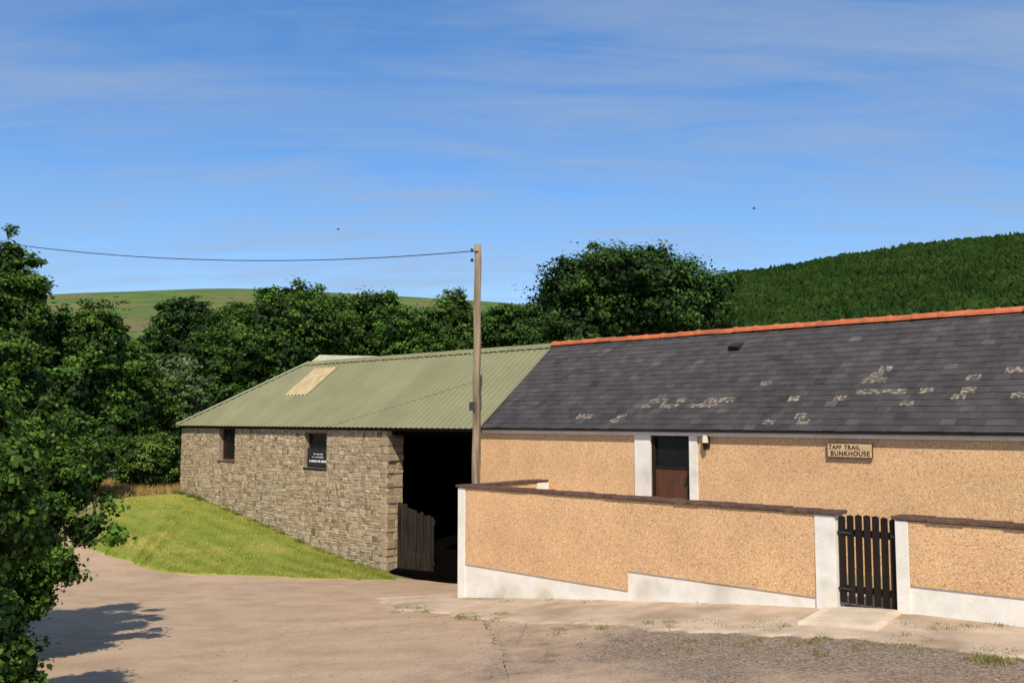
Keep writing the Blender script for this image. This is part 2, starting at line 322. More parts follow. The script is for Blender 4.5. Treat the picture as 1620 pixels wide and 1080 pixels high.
def coping(u0,u1,v0,v1,alongu=True):
    m=MB(); L_=.45; a,b=(u0,u1) if alongu else (v0,v1); x=a; 
    while x<b-.01:
        y=min(x+L_,b); dz=random.uniform(-.006,.006); o=random.uniform(-.008,.008); t=random.random()
        z0=zW+.003+dz; z1=zt+dz
        if alongu: m.hex([(x+.004,v0+o,z0),(y+.006,v0+o,z0+.004),(y+.006,v1,z0+.004),(x+.004,v1,z0),(x+.004,v0+o+.01,z1),(y+.006,v0+o+.01,z1+.010),(y+.006,v1,z1+.010),(x+.004,v1,z1)],t)
        else: m.box(u0+o,u1+o,x+.004,y-.004,z0,z1,t)
        x=y
    return m
coping(-.05,uG0+.05,-.055,TH+.03).build('coping',M['coping'],LW,bevel=.008)
coping(-.05,TH+.03,TH+.06,vR,False).build('coping',M['coping'],LW,bevel=.008)
RW=root('boundary_wall','short pebbledashed boundary wall at the right edge, beyond the slatted gate','wall',uG1,0,0)
m=MB(); m.prism([(uG1,-.3),(uE,-.1),(uE,zW),(uG1,zW)],0,TH); m.build('wall_core',M['white'],RW)
q0=zb(1440,926); q1=zb(1620,946); sl_=(q1[1]-q0[1])/(q1[0]-q0[0])
m=MB(); m.prism([q0,(uE,q0[1]+sl_*(uE-q0[0])),(uE,zW-.004),(q0[0],zW-.004)],-.02,-.001); m.build('pebbledash_panel',M['pebble'],RW)
m=MB(); m.box(uG1-.004,q0[0]-.004,-.03,-.001,.3,zW-.003); m.build('pier',M['white'],RW,bevel=.006)
coping(uG1-.05,uE,-.055,TH+.05).build('coping',M['coping'],RW,bevel=.008)
m=MB(); m.box(TH,uE,TH,2.39,.0,.93); struct(m.build('yard',M['concrete']))
o=bpy.data.objects['yard']; o.location=tuple(W(0,0,0)); o.rotation_euler=(0,0,ANG)
# gate
zg0=PL(1370,962,.05)[1]; zg1=PL(1370,818,.05)[1]
GT=root('slatted_gate','small dark brown slatted garden gate between the two pebbledashed walls','gate',uG0,.06,zg0)
m=MB(); n=7; wdt=uG1-uG0-.04; pw=.088
for i in range(n):
    c=uG0+.02+pw/2+(wdt-pw)*i/(n-1); t=(i/(n-1)*2-1); top=zg1+.03*(1-t*t)-.0
    m.prism([(c-pw/2,zg0+.04),(c+pw/2,zg0+.04),(c+pw/2,top-.015),(c,top),(c-pw/2,top-.015)],.05,.072,random.random())
m.build('slats',M['darkwood'],GT,bevel=.003)
for zz in (zg0+.22,zg1-.22):
    m=MB(); m.box(uG0+.02,uG1-.02,.074,.11,zz-.045,zz+.045); m.build('rail',M['darkwood'],GT)
m=MB(); m.box(uG1-.09,uG1-.0,.035,.048,zg1-.24,zg1-.2); m.build('latch',M['metal'],GT)
for zz in (zg0+.22,zg1-.22):
    m=MB(); m.box(uG0-.002,uG0+.2,.038,.048,zz-.015,zz+.015); m.build('hinge',M['metal'],GT)
# ---------------- bunkhouse
vb=2.4; ve=2.31
uB0=PL(762,676,ve)[0]; ze=PL(762,676,ve)[1]; uW0=PL(759,720,vb)[0]
vr,zr=PU(877,545,uB0)
uBE=PL(1620,680,vb)[0]+4.0
vback=2*vr-ve-.15
BH=root('bunkhouse','long low pebbledashed building with dark slate roof and orange ridge tiles','building',uB0,vb,0)
dL,_=PL(1030,700,vb); dR,_=PL(1091,700,vb); zD=PL(1060,687,vb)[1]; sL=PL(1005,700,vb)[0]; sR=PL(1104,700,vb)[0]
zwall=ze-.02
m=MB(); m.box(uW0,dL,vb,vb+.25,-.4,zwall); m.box(dR,uBE,vb,vb+.25,-.4,zwall); m.box(dL,dR,vb,vb+.25,zD,zwall); m.box(dL,dR,vb,vb+.25,-.4,.98)
m.build('front_wall',M['pebble'],BH)
m=MB(); m.box(uB0,uB0+.25,vb+.25,vback,-.4,zwall); m.box(uB0,uBE,vback-.25,vback-.001,-.4,zwall-.01); m.box(uBE-.25,uBE-.001,vb+.25,vback-.26,-.4,zwall)
m.add([(uBE-.2,ve+.1,ze),(uBE-.2,2*vr-ve-.1,ze),(uBE-.2,vr,zr-.1)],[(0,1,2)]); m.build('side_wall',M['pebble'],BH)
for (x0,x1) in ((sL,dL-.002),(dR+.002,sR)):
    m=MB(); m.box(x0,x1,vb-.03,vb-.001,.95,zD+.0); m.build('door_surround',M['white'],BH,bevel=.004)
m=MB(); vd=vb+.015; zs=PL(1060,742,vb)[1]
m.box(dL+.002,dL+.06,vd,vd+.07,.98,zD-.002); m.box(dR-.06,dR-.002,vd,vd+.07,.98,zD-.002); m.box(dL+.06,dR-.06,vd,vd+.07,zD-.06,zD-.002); m.box(dL+.06,dR-.06,vd+.04,vd+.11,zs,zs+.05)
DO=m.build('door',M['darkwood'],BH)
b0=BASE['bunkhouse']
m=MB(); m.box(dL+.06,dR-.06,vd+.05,vd+.08,.98,zs); p=m.build('lower_panel',M['brownwood'],None,base=b0); p.parent=DO
m=MB(); m.box(dL+.06,dR-.06,vd+.06,vd+.08,zs+.05,zD-.06); p=m.build('upper_panel',M['glass'],None,base=b0); p.parent=DO
m=MB(); m.box(dR-.13,dR-.1,vd+.01,vd+.049,zs-.25,zs-.13); p=m.build('handle',M['metal'],None,base=b0); p.parent=DO
m=MB(); m.box(uB0-.02,uBE,vb-.07,vb-.05,ze-.115,ze-.01); m.box(uB0,uBE,vb-.05,vb+.02,ze-.115,ze-.095); m.build('fascia',M['white'],BH)
m=MB(); vs=[];
gr=.04; gc=(vb-.113,ze-.010)
for uu in (uB0-.04,uBE):
    for k in range(9):
        a=math.pi+math.pi*k/8; vs.append((uu,gc[0]+gr*math.cos(a),gc[1]+gr*math.sin(a)))
    for k in range(9):
        a=2*math.pi-math.pi*k/8; vs.append((uu,gc[0]+(gr-.006)*math.cos(a),gc[1]+(gr-.006)*math.sin(a)))
fs=[(k,(k+1)%18,18+(k+1)%18,18+k) for k in range(18)]+[tuple(range(9)),tuple(range(18,27))]
m.add(vs,fs); m.build('gutter',M['gutter'],BH)
# slate roof
th=math.atan2(zr-ze,vr-ve); SLn=math.hypot(zr-ze,vr-ve)
def RP(u,s,n): return (u,ve+s*math.cos(th)-n*math.sin(th),ze+s*math.sin(th)+n*math.cos(th))
def pxroof(px,py):
    d=ray(px,py); nrm=-math.sin(th)*VV+np.array([0,0,math.cos(th)]); P0=W(0,ve,ze); t=((P0-CAM)@nrm)/(d@nrm); P=CAM+t*d
    return (P-O)@VU,((P-O)@VV-ve)/math.cos(th)
def rpx(u,s): 
    p=W(*RP(u,s,0)); q=p-CAM; z=q@FW; return CX+F*q[0]/z, CY-F*(q@UP)/z
m=MB(); ml=MB(); rows=20; g=SLn/rows; sw=.21
LR=[(1010,1158,628,648,.55),(1320,1475,618,645,.34),(1195,1225,590,610,.4),(1355,1405,583,606,.5),(1540,1640,574,600,.46),(1500,1620,604,640,.3),(910,985,658,668,.3),(1180,1300,630,640,.10),(1200,1640,650,668,.08)]
m.hex([RP(uB0+.01,0.02,-.04),RP(uBE,0.02,-.04),RP(uBE,SLn-.01,-.04),RP(uB0+.01,SLn-.01,-.04),RP(uB0+.01,0.02,-.01),RP(uBE,0.02,-.01),RP(uBE,SLn-.01,-.01),RP(uB0+.01,SLn-.01,-.01)],.2)
for r in range(rows):
    s0=r*g-.02; off=(r%2)*sw/2; u=uB0-off
    while u<uBE:
        a=max(u,uB0)+.0015; b=min(u+sw,uBE)-.0015; u+=sw
        if b-a<.03: continue
        s1=min(s0+g*1.9,SLn); nl=.018+random.uniform(0,.004); nh=.004; ds=random.uniform(-.005,.005)
        t=min(1,max(0,random.gauss(.42,.13)+.16*(r/rows-.3)+(.3 if random.random()<.06 else 0))); tr=random.uniform(-.002,.002)
        pts=[RP(a,s0+ds,nl-.009+tr),RP(b,s0+ds+random.uniform(-.004,.004),nl-.009-tr),RP(b,s1,nh-.007),RP(a,s1,nh-.007),RP(a,s0+ds,nl+tr),RP(b,s0+ds,nl-tr),RP(b,s1,nh),RP(a,s1,nh)]
        X,Y=rpx((a+b)/2,s0+g/2); li=False
        for x0,x1,y0,y1,p in LR:
            if x0<X<x1 and y0<Y<y1 and random.random()<p: li=True
        (ml if li else m).hex(pts,t)
RF=m.build('roof',M['slate'],BH)
p=ml.build('lichened_slates',M['lichen'],None,base=b0); p.parent=RF; p['label']='slates crusted with cream lichen'
m=MB(); v2=2*vr-ve
m.hex([(uB0,vr,zr-.05),(uBE,vr,zr-.05),(uBE,v2,ze-.03),(uB0,v2,ze-.03),(uB0,vr+.02,zr+.0),(uBE,vr+.02,zr+.0),(uBE,v2,ze+.02),(uB0,v2,ze+.02)],.4); p=m.build('rear_slope',M['slate'],None,base=b0); p.parent=RF
m=MB(); u=uB0+.0; rr=.10
while u<uBE:
    L2=.45; vs=[]; zo=zr-.03+random.uniform(-.006,.006); vo_=random.uniform(-.008,.008)
    segs=[(0,.0),(0,.014),(.05,.014),(.055,.0),(L2-.01,.0)]
    for (du,dr) in segs[1:]:
        for k in range(9):
            a=math.pi*k/8; vs.append((u+du,vr+vo_+(rr+dr)*1.15*math.cos(a),zo+(rr+dr)*math.sin(a)))
    ns=len(segs)-1
    fs=[(i*9+k,i*9+k+1,(i+1)*9+k+1,(i+1)*9+k) for i in range(ns-1) for k in range(8)]+[tuple(range(9)),tuple(range((ns-1)*9,ns*9))]
    m.add(vs,fs,random.random()); u+=L2
p=m.build('ridge_tiles',M['ridge'],None,base=b0,smooth=False); p.parent=RF
uv_,sv=pxroof(1165,551)
m=MB(); a=.13
m.hex([RP(uv_-a,sv-.1,.03),RP(uv_+a,sv-.1,.03),RP(uv_+a,sv+.16,.03),RP(uv_-a,sv+.16,.03),RP(uv_-a*.8,sv-.1,.13),RP(uv_+a*.8,sv-.1,.13),RP(uv_+a*.7,sv+.12,.05),RP(uv_-a*.7,sv+.12,.05)])
p=m.build('roof_vent',M['gutter'],None,base=b0,bevel=.015); p.parent=RF
# ---------------- sign
su0,sz1=PL(1309,701,vb-.05); su1,sz0=PL(1380,724,vb-.05)
SG=root('sign','wooden board sign fixed to the pebbledashed wall right of the doorway','sign',su0,vb-.05,sz0)
m=MB(); m.box(su0,su1,vb-.055,vb-.03,sz0,sz1); m.build('board',M['signwood'],SG,bevel=.004)
m=MB(); t_=.008
m.box(su0-t_,su1+t_,vb-.058,vb-.028,sz1+.001,sz1+t_+.001); m.box(su0-t_,su1+t_,vb-.058,vb-.028,sz0-t_-.001,sz0-.001); m.box(su0-t_,su0-.001,vb-.058,vb-.028,sz0,sz1); m.box(su1+.001,su1+t_,vb-.058,vb-.028,sz0,sz1)
m.build('frame',M['brownwood'],SG)
for (x0,x1) in ((su0+.1,su0+.2),(su1-.2,su1-.1)):
    m=MB(); m.box(x0,x1,vb-.0295,vb-.001,sz0+.03,sz1-.03); m.build('bracket',M['darkwood'],SG)
def text(body,u0,u1,z0,z1,v,parent,m_,name='lettering'):
    c=bpy.data.curves.new('t','FONT'); c.body=body; c.extrude=.002; c.space_character=1.12; c.offset=.014
    o=bpy.data.objects.new('t',c); COL.objects.link(o); bpy.context.view_layer.update()
    dg=bpy.context.evaluated_depsgraph_get(); me=bpy.data.meshes.new_from_object(o.evaluated_get(dg)); bpy.data.objects.remove(o)
    co_=np.empty(len(me.vertices)*3); me.vertices.foreach_get('co',co_); co_=co_.reshape(-1,3)
    mn=co_.min(0); mxx=co_.max(0); b=BASE[parent.name]
    n=np.empty_like(co_); n[:,0]=u0+(co_[:,0]-mn[0])/(mxx[0]-mn[0])*(u1-u0)-b[0]; n[:,2]=z0+(co_[:,1]-mn[1])/(mxx[1]-mn[1])*(z1-z0)-b[2]; n[:,1]=v-co_[:,2]-b[1]
    me.vertices.foreach_set('co',n.ravel()); me.materials.clear(); me.materials.append(m_); me.update(); me.name=name
    return link(name,me,parent)
hh=sz1-sz0; wu=su1-su0
text('TAFF TRAIL',su0+.03*wu,su0+.74*wu,sz0+.58*hh,sz0+.90*hh,vb-.058,SG,M['letter'])
text('BUNKHOUSE',su0+.08*wu,su0+.95*wu,sz0+.10*hh,sz0+.46*hh,vb-.058,SG,M['letter'])
# ---------------- lamp
lu,lz=PL(1117,700,vb-.05)
LP=root('wall_lamp','small cream topped lantern lamp on the wall beside the doorway','lamp',lu,vb,lz-.12)
m=MB(); m.box(lu-.05,lu+.05,vb-.02,vb-.001,lz-.1,lz+.12); m.build('back_plate',M['metal'],LP)
m=MB(); m.tube([(lu,vb-.08,lz-.12),(lu,vb-.08,lz-.0)],[.03,.05],10); m.build('lens',M['glass'],LP)
m=MB(); m.tube([(lu,vb-.08,lz+.001),(lu,vb-.08,lz+.03),(lu,vb-.08,lz+.13),(lu,vb-.08,lz+.14)],[.060,.058,.048,.02],12); m.box(lu-.02,lu+.02,vb-.06,vb-.021,lz+.04,lz+.08); m.build('lamp_body',M['lampcream'],LP)
# ---------------- barn
uL=PL(283,667,ve)[0]; zeB=ze+.04; uRL=PL(490,575,vr)[0]; uJ=PL(612,800,vb)[0]
BN=root('stone_barn','old rubble stone barn with green corrugated roof and dark open bay','building',uL,vb,0)
bb=BASE['stone_barn']
wins=[]
for (x0,x1,y0,y1) in [(347,372,676,728),(482,517,684,740)]:
    a,zt_=PL(x0,y0,vb); b,_=PL(x1,y0,vb); _,z0=PL((x0+x1)/2,y1,vb); wins.append((a,b,z0,min(zt_,zeB-.12)))
wallL=PL(287,700,vb)[0]; ztop=zeB-.06
def gzu(u,v=2.4): p=W(u,v,0); return gz(p[0],p[1])
m=MB(); cur=wallL+.02
for (a,b,z0,z1) in wins:
    m.box(cur,a,vb+.006,vb+.5,-1,ztop); m.box(a,b,vb+.006,vb+.5,-1,z0); m.box(a,b,vb+.006,vb+.5,z1,ztop) if z1<ztop else None; cur=b
m.box(cur,uJ-.02,vb+.006,vb+.5,-1,ztop); WALL=m.build('wall',M['mortar'],BN)
def stone(m,u0,u1,z0,z1,v,axis='v',tone=.5,pr=None):
    pr=random.uniform(.002,.014) if pr is None else pr; j=lambda s:random.uniform(-s,s); e=min(.012,(z1-z0)*.2)
    A=[(u0+.005+j(.012),z0+.004+j(.010)),(u1-.005+j(.012),z0+.004+j(.014)),(u1-.005+j(.012),z1-.004+j(.014)),(u0+.005+j(.012),z1-.004+j(.010))]
    cx=(u0+u1)/2; cz=(z0+z1)/2
    B=[(x+(e if x<cx else -e),z+(e if z<cz else -e)) for x,z in A]
    if axis=='v': P=[(x,v+.05,z) for x,z in A]+[(x,v-pr*.3+.004,z) for x,z in A]+[(x,v-pr+j(.003),z) for x,z in B]
    else: P=[(v-.05,x,z) for x,z in A]+[(v+pr*.3-.008,x,z) for x,z in A]+[(v+pr+j(.004),x,z) for x,z in B]
    fs=[(8,9,10,11)]+[(i,(i+1)%4,(i+1)%4+4,i+4) for i in range(4)]+[(i+4,(i+1)%4+4,(i+1)%4+8,i+8) for i in range(4)]
    m.add(P,fs,tone)
m=MB(); cu=wallL
while cu<uJ-.02:
    ce=min(cu+random.uniform(.35,.8),uJ); 
    if uJ-ce<.3: ce=uJ
    z=-.75+random.uniform(-.05,0)
    zlow=gzu((cu+ce)/2)-.2
    while z<ztop-.03:
        h=random.choice([.045,.06,.07,.085,.1,.12,.15])*random.uniform(.8,1.2); h=min(h,ztop-z)
        if z+h<zlow: z+=h; continue
        u=cu+random.uniform(-.12,.12) if cu>wallL+.1 else cu; end=ce if ce>=uJ else ce+random.uniform(-.12,.12)
        while u<end-.03:
            L_=random.uniform(.07,.22) if h>.07 else random.uniform(.08,.24); u1=min(u+L_,end)
            if end-u1<.06: u1=end
            segs=[(u,u1)]
            for (a,b,z0,z1) in wins:
                if z+h>z0+.02 and z<z1:
                    ns=[]
                    for (p0,p1) in segs:
                        if p1<=a or p0>=b: ns.append((p0,p1))
                        else:
                            if p0<a-.05: ns.append((p0,a))
                            if p1>b+.05: ns.append((b,p1))
                    segs=ns
            for (p0,p1) in segs:
                if p1-p0<.04: continue
                t=min(1,max(0,random.gauss(.5,.21)))
                if h>.1 and p1-p0>.15 and random.random()<.4:
                    k=random.uniform(.35,.65); stone(m,p0,p1,z,z+h*k,vb,tone=t); q=p0+(p1-p0)*random.uniform(.35,.65)
                    stone(m,p0,q,z+h*k,z+h,vb,tone=min(1,max(0,random.gauss(.5,.2)))); stone(m,q,p1,z+h*k,z+h,vb,tone=min(1,max(0,random.gauss(.5,.2))))
                else: stone(m,p0,p1,z,z+h,vb,tone=t)
            u=u1
        z+=h
    cu=ce
p=m.build('rubble_stones',M['stone'],None,base=bb); p.parent=WALL
m=MB(); z=-.8; k=0
while z<ztop-.02:
    h=min(random.uniform(.08,.22),ztop-z); w_=random.uniform(.22,.4) if k%2 else random.uniform(.10,.22); jo=random.uniform(-.05,.02)+.025*math.sin(z*3)
    stone(m,uJ-w_,uJ+jo,z,z+h,vb-.016,tone=random.uniform(.2,.7),pr=random.uniform(.0,.022))
    d1=random.uniform(.2,.34)
    stone(m,vb-.012,vb+d1,z,z+h,uJ+jo,axis='u',tone=random.uniform(.1,.6),pr=.012)
    stone(m,vb+d1+.01,vb+.5,z,z+h,uJ+jo*.5,axis='u',tone=random.uniform(.1,.6),pr=.012)
    z+=h; k+=1
p=m.build('quoins',M['stone'],None,base=bb); p.parent=WALL
for i,(a,b,z0,z1) in enumerate(wins):
    m=MB(); t_=.05; v0=vb+.14
    m.box(a+.002,a+t_,v0,v0+.06,z0+.002,z1-.002); m.box(b-t_,b-.002,v0,v0+.06,z0+.002,z1-.002); m.box(a+t_,b-t_,v0,v0+.06,z1-t_,z1-.002); m.box(a+t_,b-t_,v0,v0+.06,z0+.002,z0+t_)
    WN=m.build('window',M['brownwood'],BN)
    m=MB(); m.box(a+t_,b-t_,v0+.02,v0+.035,z0+t_,z1-t_); p=m.build('pane',M['glass'],None,base=bb); p.parent=WN
    m=MB(); m.box(a-.03,b+.03,vb-.025,vb+.13,z0-.05,z0-.002); p=m.build('sill',M['brownwood'] if i==0 else M['darkwood'],None,base=bb); p.parent=WN
a,b,z0,z1=wins[1]
NB=root('notice_board','small black notice board with white print in the barn window nearest the open bay','sign',a,vb+.1,z0)
zc=(z0+z1)/2
m=MB(); m.box(a+.02,b-.02,vb+.09,vb+.11,z0+.03,zc+.05); m.build('board',M['gutter'],NB)
m=MB(); hgt=(zc+.05-z0-.03); u=a+.1
rows_=[(.74,.07,.45),(.58,.06,.6),(.32,.15,.85)]
for (fz,fh,fw) in rows_:
    W_=(b-a-.1)*fw; st=(a+b)/2-W_/2; u=st
    while u<st+W_-.02:
        cw=random.uniform(.025,.05); zz=z0+.03+fz*hgt-.04
        m.box(u,min(u+cw,st+W_),vb+.086,vb+.0895,zz,zz+fh*hgt*.8); u+=cw+.018+(.03 if random.random()<.2 else 0)
m.build('print',M['whitepaint'],NB)
m=MB(); m.box(uJ+.03,uW0,vb+.12,vb+.3,zeB-.25,zeB-.09); m.build('lintel',M['black'],BN)  # lintel coloured black in place of the shade around it
ul2,_=PL(684,850,vb+.3)
m=MB(); pz0=gzu(uJ+.4)+.06; dw=.125; u=uJ+.05; k=0
zd=PL(640,792,vb+.3)[1]
while u<ul2-.05:
    m.box(u,u+dw-.035,vb+.3,vb+.325,pz0+random.uniform(0,.04),zd-random.uniform(0,.08)-.03*k,random.random()); u+=dw; k+=1
ulast=u-.035
m.box(uJ+.05,ulast,vb+.327,vb+.36,pz0+.25,pz0+.35); m.box(uJ+.05,ulast,vb+.327,vb+.36,pz0+1.2,pz0+1.3)
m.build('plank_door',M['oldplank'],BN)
vbk=2*vr-ve-.15
m=MB(); m.box(wallL+3.5,uB0-.01,vbk-.3,vbk,-1,ztop-.1); m.build('back_wall',M['black'],BN)  # back and inner walls painted near-black to act as interior shade
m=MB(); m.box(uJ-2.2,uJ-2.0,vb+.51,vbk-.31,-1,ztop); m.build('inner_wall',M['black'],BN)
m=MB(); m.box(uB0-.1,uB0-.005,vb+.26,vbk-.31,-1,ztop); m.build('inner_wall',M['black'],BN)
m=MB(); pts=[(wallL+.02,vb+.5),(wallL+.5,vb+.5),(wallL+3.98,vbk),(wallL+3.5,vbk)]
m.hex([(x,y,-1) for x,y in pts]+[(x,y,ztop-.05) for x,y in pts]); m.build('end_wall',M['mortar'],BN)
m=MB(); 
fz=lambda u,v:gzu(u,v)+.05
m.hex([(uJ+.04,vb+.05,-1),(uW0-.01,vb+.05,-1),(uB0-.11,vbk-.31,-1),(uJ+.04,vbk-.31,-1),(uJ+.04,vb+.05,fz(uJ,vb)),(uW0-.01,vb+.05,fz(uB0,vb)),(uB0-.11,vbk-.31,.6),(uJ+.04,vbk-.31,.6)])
m.build('inner_floor',M['shadefloor'],BN)  # darkness of the bay is put into the floor colour
def corr(m,u0,u1,s0f,s1f,n0,du=.032,rows=6,amp=.009,pit=.192,tonef=None):
    nu=int((u1-u0)/du)+1; vs=[]; ts=[]
    for i in range(nu+1):
        u=min(u0+i*du,u1); s0=s0f(u); s1=s1f(u)
        for r in range(rows+1):
            s=s0+(s1-s0)*r/rows; nn=n0+amp*math.sin(2*math.pi*u/pit)
            vs.append(RQ(u,s,nn)); ts.append(tonef(u) if tonef else .5)
    fs=[(i*(rows+1)+r,(i+1)*(rows+1)+r,(i+1)*(rows+1)+r+1,i*(rows+1)+r+1) for i in range(nu) for r in range(rows)]
    b=len(m.v); m.v+=vs; m.f+=[tuple(x+b for x in f) for f in fs]; m.t+=ts
zrB=zr-.0; thB=math.atan2(zrB-zeB,vr-ve); SB=math.hypot(zrB-zeB,vr-ve)
def RQ(u,s,n): return (u,ve+s*math.cos(thB)-n*math.sin(thB),zeB+s*math.sin(thB)+n*math.cos(thB))
tones={}
def tf(u):
    k=int(u//1.0); 
    if k not in tones: tones[k]=random.random()
    return tones[k]
s1f=lambda u: SB if u>=uRL else max(.02,SB*(u-uL)/(uRL-uL))
m=MB(); corr(m,uL,uB0-.005,lambda u:-.10,s1f,0,tonef=tf)
m.hex([RQ(uL+.4,.02,-.12),RQ(uB0-.02,.02,-.12),RQ(uB0-.02,SB-.1,-.12),RQ(uRL+.4,SB-.1,-.12),RQ(uL+.4,.02,-.06),RQ(uB0-.02,.02,-.06),RQ(uB0-.02,SB-.1,-.06),RQ(uRL+.4,SB-.1,-.06)],0)
BR=m.build('roof',M['green'],BN,smooth=True)
m=MB(); m.add([(uRL,vr,zrB),(uB0,vr,zrB),(uB0,2*vr-ve,zeB),(uRL+3.5,2*vr-ve,zeB)],[(0,1,2,3)]); p=m.build('rear_slope',M['green'],None,base=bb); p.parent=BR
m=MB(); u=uRL
while u<uB0-.02:
    e=min(u+1.5,uB0-.01); a=.0
    m.add([RQ(u,SB-.16,.03),RQ(e,SB-.16,.035),RQ(e,SB,.05),RQ(u,SB,.045),(e,vr+.18,zrB-.08),(u,vr+.18,zrB-.08)],[(0,1,2,3),(3,2,4,5)],random.random()); u=e
u=uRL
while u<uB0-.1:
    m.tube([RQ(u,SB-.2,.02),RQ(u,SB-.02,.045)],[.022,.015],6); u+=.32
p=m.build('ridge_cap',M['green'],None,base=bb,smooth=False); p.parent=BR
m=MB(); m.hex([RQ(uL-.06,-.1,-.03),RQ(uL+.06,-.1,.03),RQ(uRL+.06,SB,.03),RQ(uRL-.06,SB,-.03),RQ(uL-.06,-.1,.05),RQ(uL+.06,-.1,.055),RQ(uRL+.06,SB,.055),RQ(uRL-.06,SB,.05)])
p=m.build('verge_trim',M['creamcap'],None,base=bb); p.parent=BR
uw1=PL(594,570,vr)[0]; zw=PL(496,562,vr+.35)[1]
m=MB(); top=(uRL+.1,vr+.35,zw)
m.hex([(uRL-.15,vr-.02,zrB-.08),(uw1,vr-.02,zrB+.005),(uw1+.4,vr+1.5,zrB-.8),(uRL+1.6,vr+1.5,zrB-.8),(top[0]-.1,top[1],top[2]),(uw1,vr+.15,zrB+.055),(uw1+.4,vr+1.6,zrB-.7),(uRL+1.8,vr+1.6,zrB-.5)])
p=m.build('raised_rear_roof',M['creamcap'],None,base=bb); p.parent=BR
def pxq(px,py):
    d=ray(px,py); nrm=-math.sin(thB)*VV+np.array([0,0,math.cos(thB)]); P0=W(0,ve,zeB); t=((P0-CAM)@nrm)/(d@nrm); P=CAM+t*d
    return (P-O)@VU,((P-O)@VV-ve)/math.cos(thB)
ra=pxq(450,626); rb=pxq(478,626); rc=pxq(500,583); rd=pxq(540,583)
s0=ra[1]; s1=rc[1]; uu0=(ra[0]+rc[0])/2; uu1=(rb[0]+rd[0])/2
m=MB(); corr(m,uu0,uu1,lambda u:s0,lambda u:s1,.014,amp=.026); p=m.build('rooflight',M['cream'],None,base=bb,smooth=True); p.parent=BR
m=MB(); m.box(wallL+.1,uB0-.01,vb-.045,vb-.032,zeB-.14,zeB-.062); m.build('eave_board',M['darkwood'],BN)
# ---------------- telegraph pole
up_=PL(752,765,1.95)[0]; pp=W(up_,1.95,0); Yp=pp[1]
P1=at(752,765,Yp); P2=at(756,387,Yp)
tp=bpy.data.objects.new('telegraph_pole',None); COL.objects.link(tp); tp.location=(P1[0],P1[1],.0); tag(tp,'weathered wooden telegraph pole standing where the barn meets the bunkhouse','pole')
tb=np.array([P1[0],P1[1],.0]); BASE['telegraph_pole']=tb
m=MB(); n=22; pts=[]; rad=[]
for i in range(n+1):
    t=i/n; b=P1.copy(); b[2]=-.4+(P2[2]+.4)*t; b[0]=P1[0]+(P2[0]-P1[0])*t+.008*math.sin(i*1.3); pts.append(tuple(b)); rad.append(.098-.022*t+random.uniform(-.002,.002))
m.tube(pts,rad,14); m.build('pole',M['polewood'],tp,smooth=True)
topp=np.array(pts[-1])
m=MB(); m.tube([(topp[0]+.02,topp[1]-.08,topp[2]-.17),(topp[0]-.13,topp[1]-.1,topp[2]-.16),(topp[0]-.14,topp[1]-.1,topp[2]-.10)],.014,6); m.build('bracket',M['metal'],tp)
for dz in (-.15,-.36):
    m=MB(); x=topp[0]-.12; m.tube([(x,topp[1]-.09,topp[2]+dz-.03),(x,topp[1]-.09,topp[2]+dz-.01),(x,topp[1]-.09,topp[2]+dz+.0),(x,topp[1]-.09,topp[2]+dz+.04)],[.025,.042,.034,.022],8); m.build('insulator',M['metal'],tp)
q=at(744,642,Yp)
m=MB(); m.box(q[0]-.02,q[0]+.1,q[1]-.12,q[1]-.04,q[2]-.1,q[2]+.09); m.build('junction_box',M['metal'],tp,bevel=.008)
A=np.array([topp[0]-.12,topp[1]-.09,topp[2]-.16]); B=at(-340,312,25.0)
pts=[]; n=60
for i in range(n+1):
    t=i/n; p=A*(1-t)+B*t; p=p.copy(); p[2]-=.78*4*t*(1-t); pts.append(tuple(p))
m=MB(); m.tube(pts,.0105,6); o=m.build('overhead_wire',M['gutter'],None,base=np.zeros(3),smooth=True)
tag(o,'thin black overhead wire sagging leftwards from the pole top','wire')
# ---------------- birds
def bird(px,py,Y,label,rot,s=1):
    c=at(px,py,Y); r=bpy.data.objects.new('bird',None); COL.objects.link(r); r.location=tuple(c); r.rotation_euler=(.1,.15,rot); r.scale=(s,s,s); tag(r,label,'bird'); BASE[r.name]=np.zeros(3)
    m=MB(); m.tube([(-.1,0,0),(-.06,0,.0),(0,0,0),(.05,0,.01),(.08,0,.015),(.1,0,.012)],[.008,.018,.028,.024,.016,.004],8); m.build('body',M['gutter'],r,smooth=True)
    for sg in (-1,1):
        m=MB(); P=[(.03,0,.01),(-.04,0,.01),(-.03,sg*.09,.04),(.035,sg*.09,.045),(-.07,sg*.2,.03)]; m.add(P+[(x,y,z+.004) for x,y,z in P],[(0,1,2,3),(3,2,4),(5,8,7,6),(8,9,7)]); m.build('wing',M['gutter'],r)
    m=MB(); m.add([(-.09,0,.0),(-.16,-.03,0),(-.14,0,0),(-.16,.03,0)],[(0,1,2),(0,2,3)]); m.build('tail',M['gutter'],r)
bird(535,363,38,'tiny dark bird flying above the overhead wire',.3,.7)
bird(1193,330,40,'tiny dark bird alone in the sky above the wooded hill',2.6,.8)
bird(903,383,40,'tiny dark bird hovering just over the big dark tree',1.2,.55)
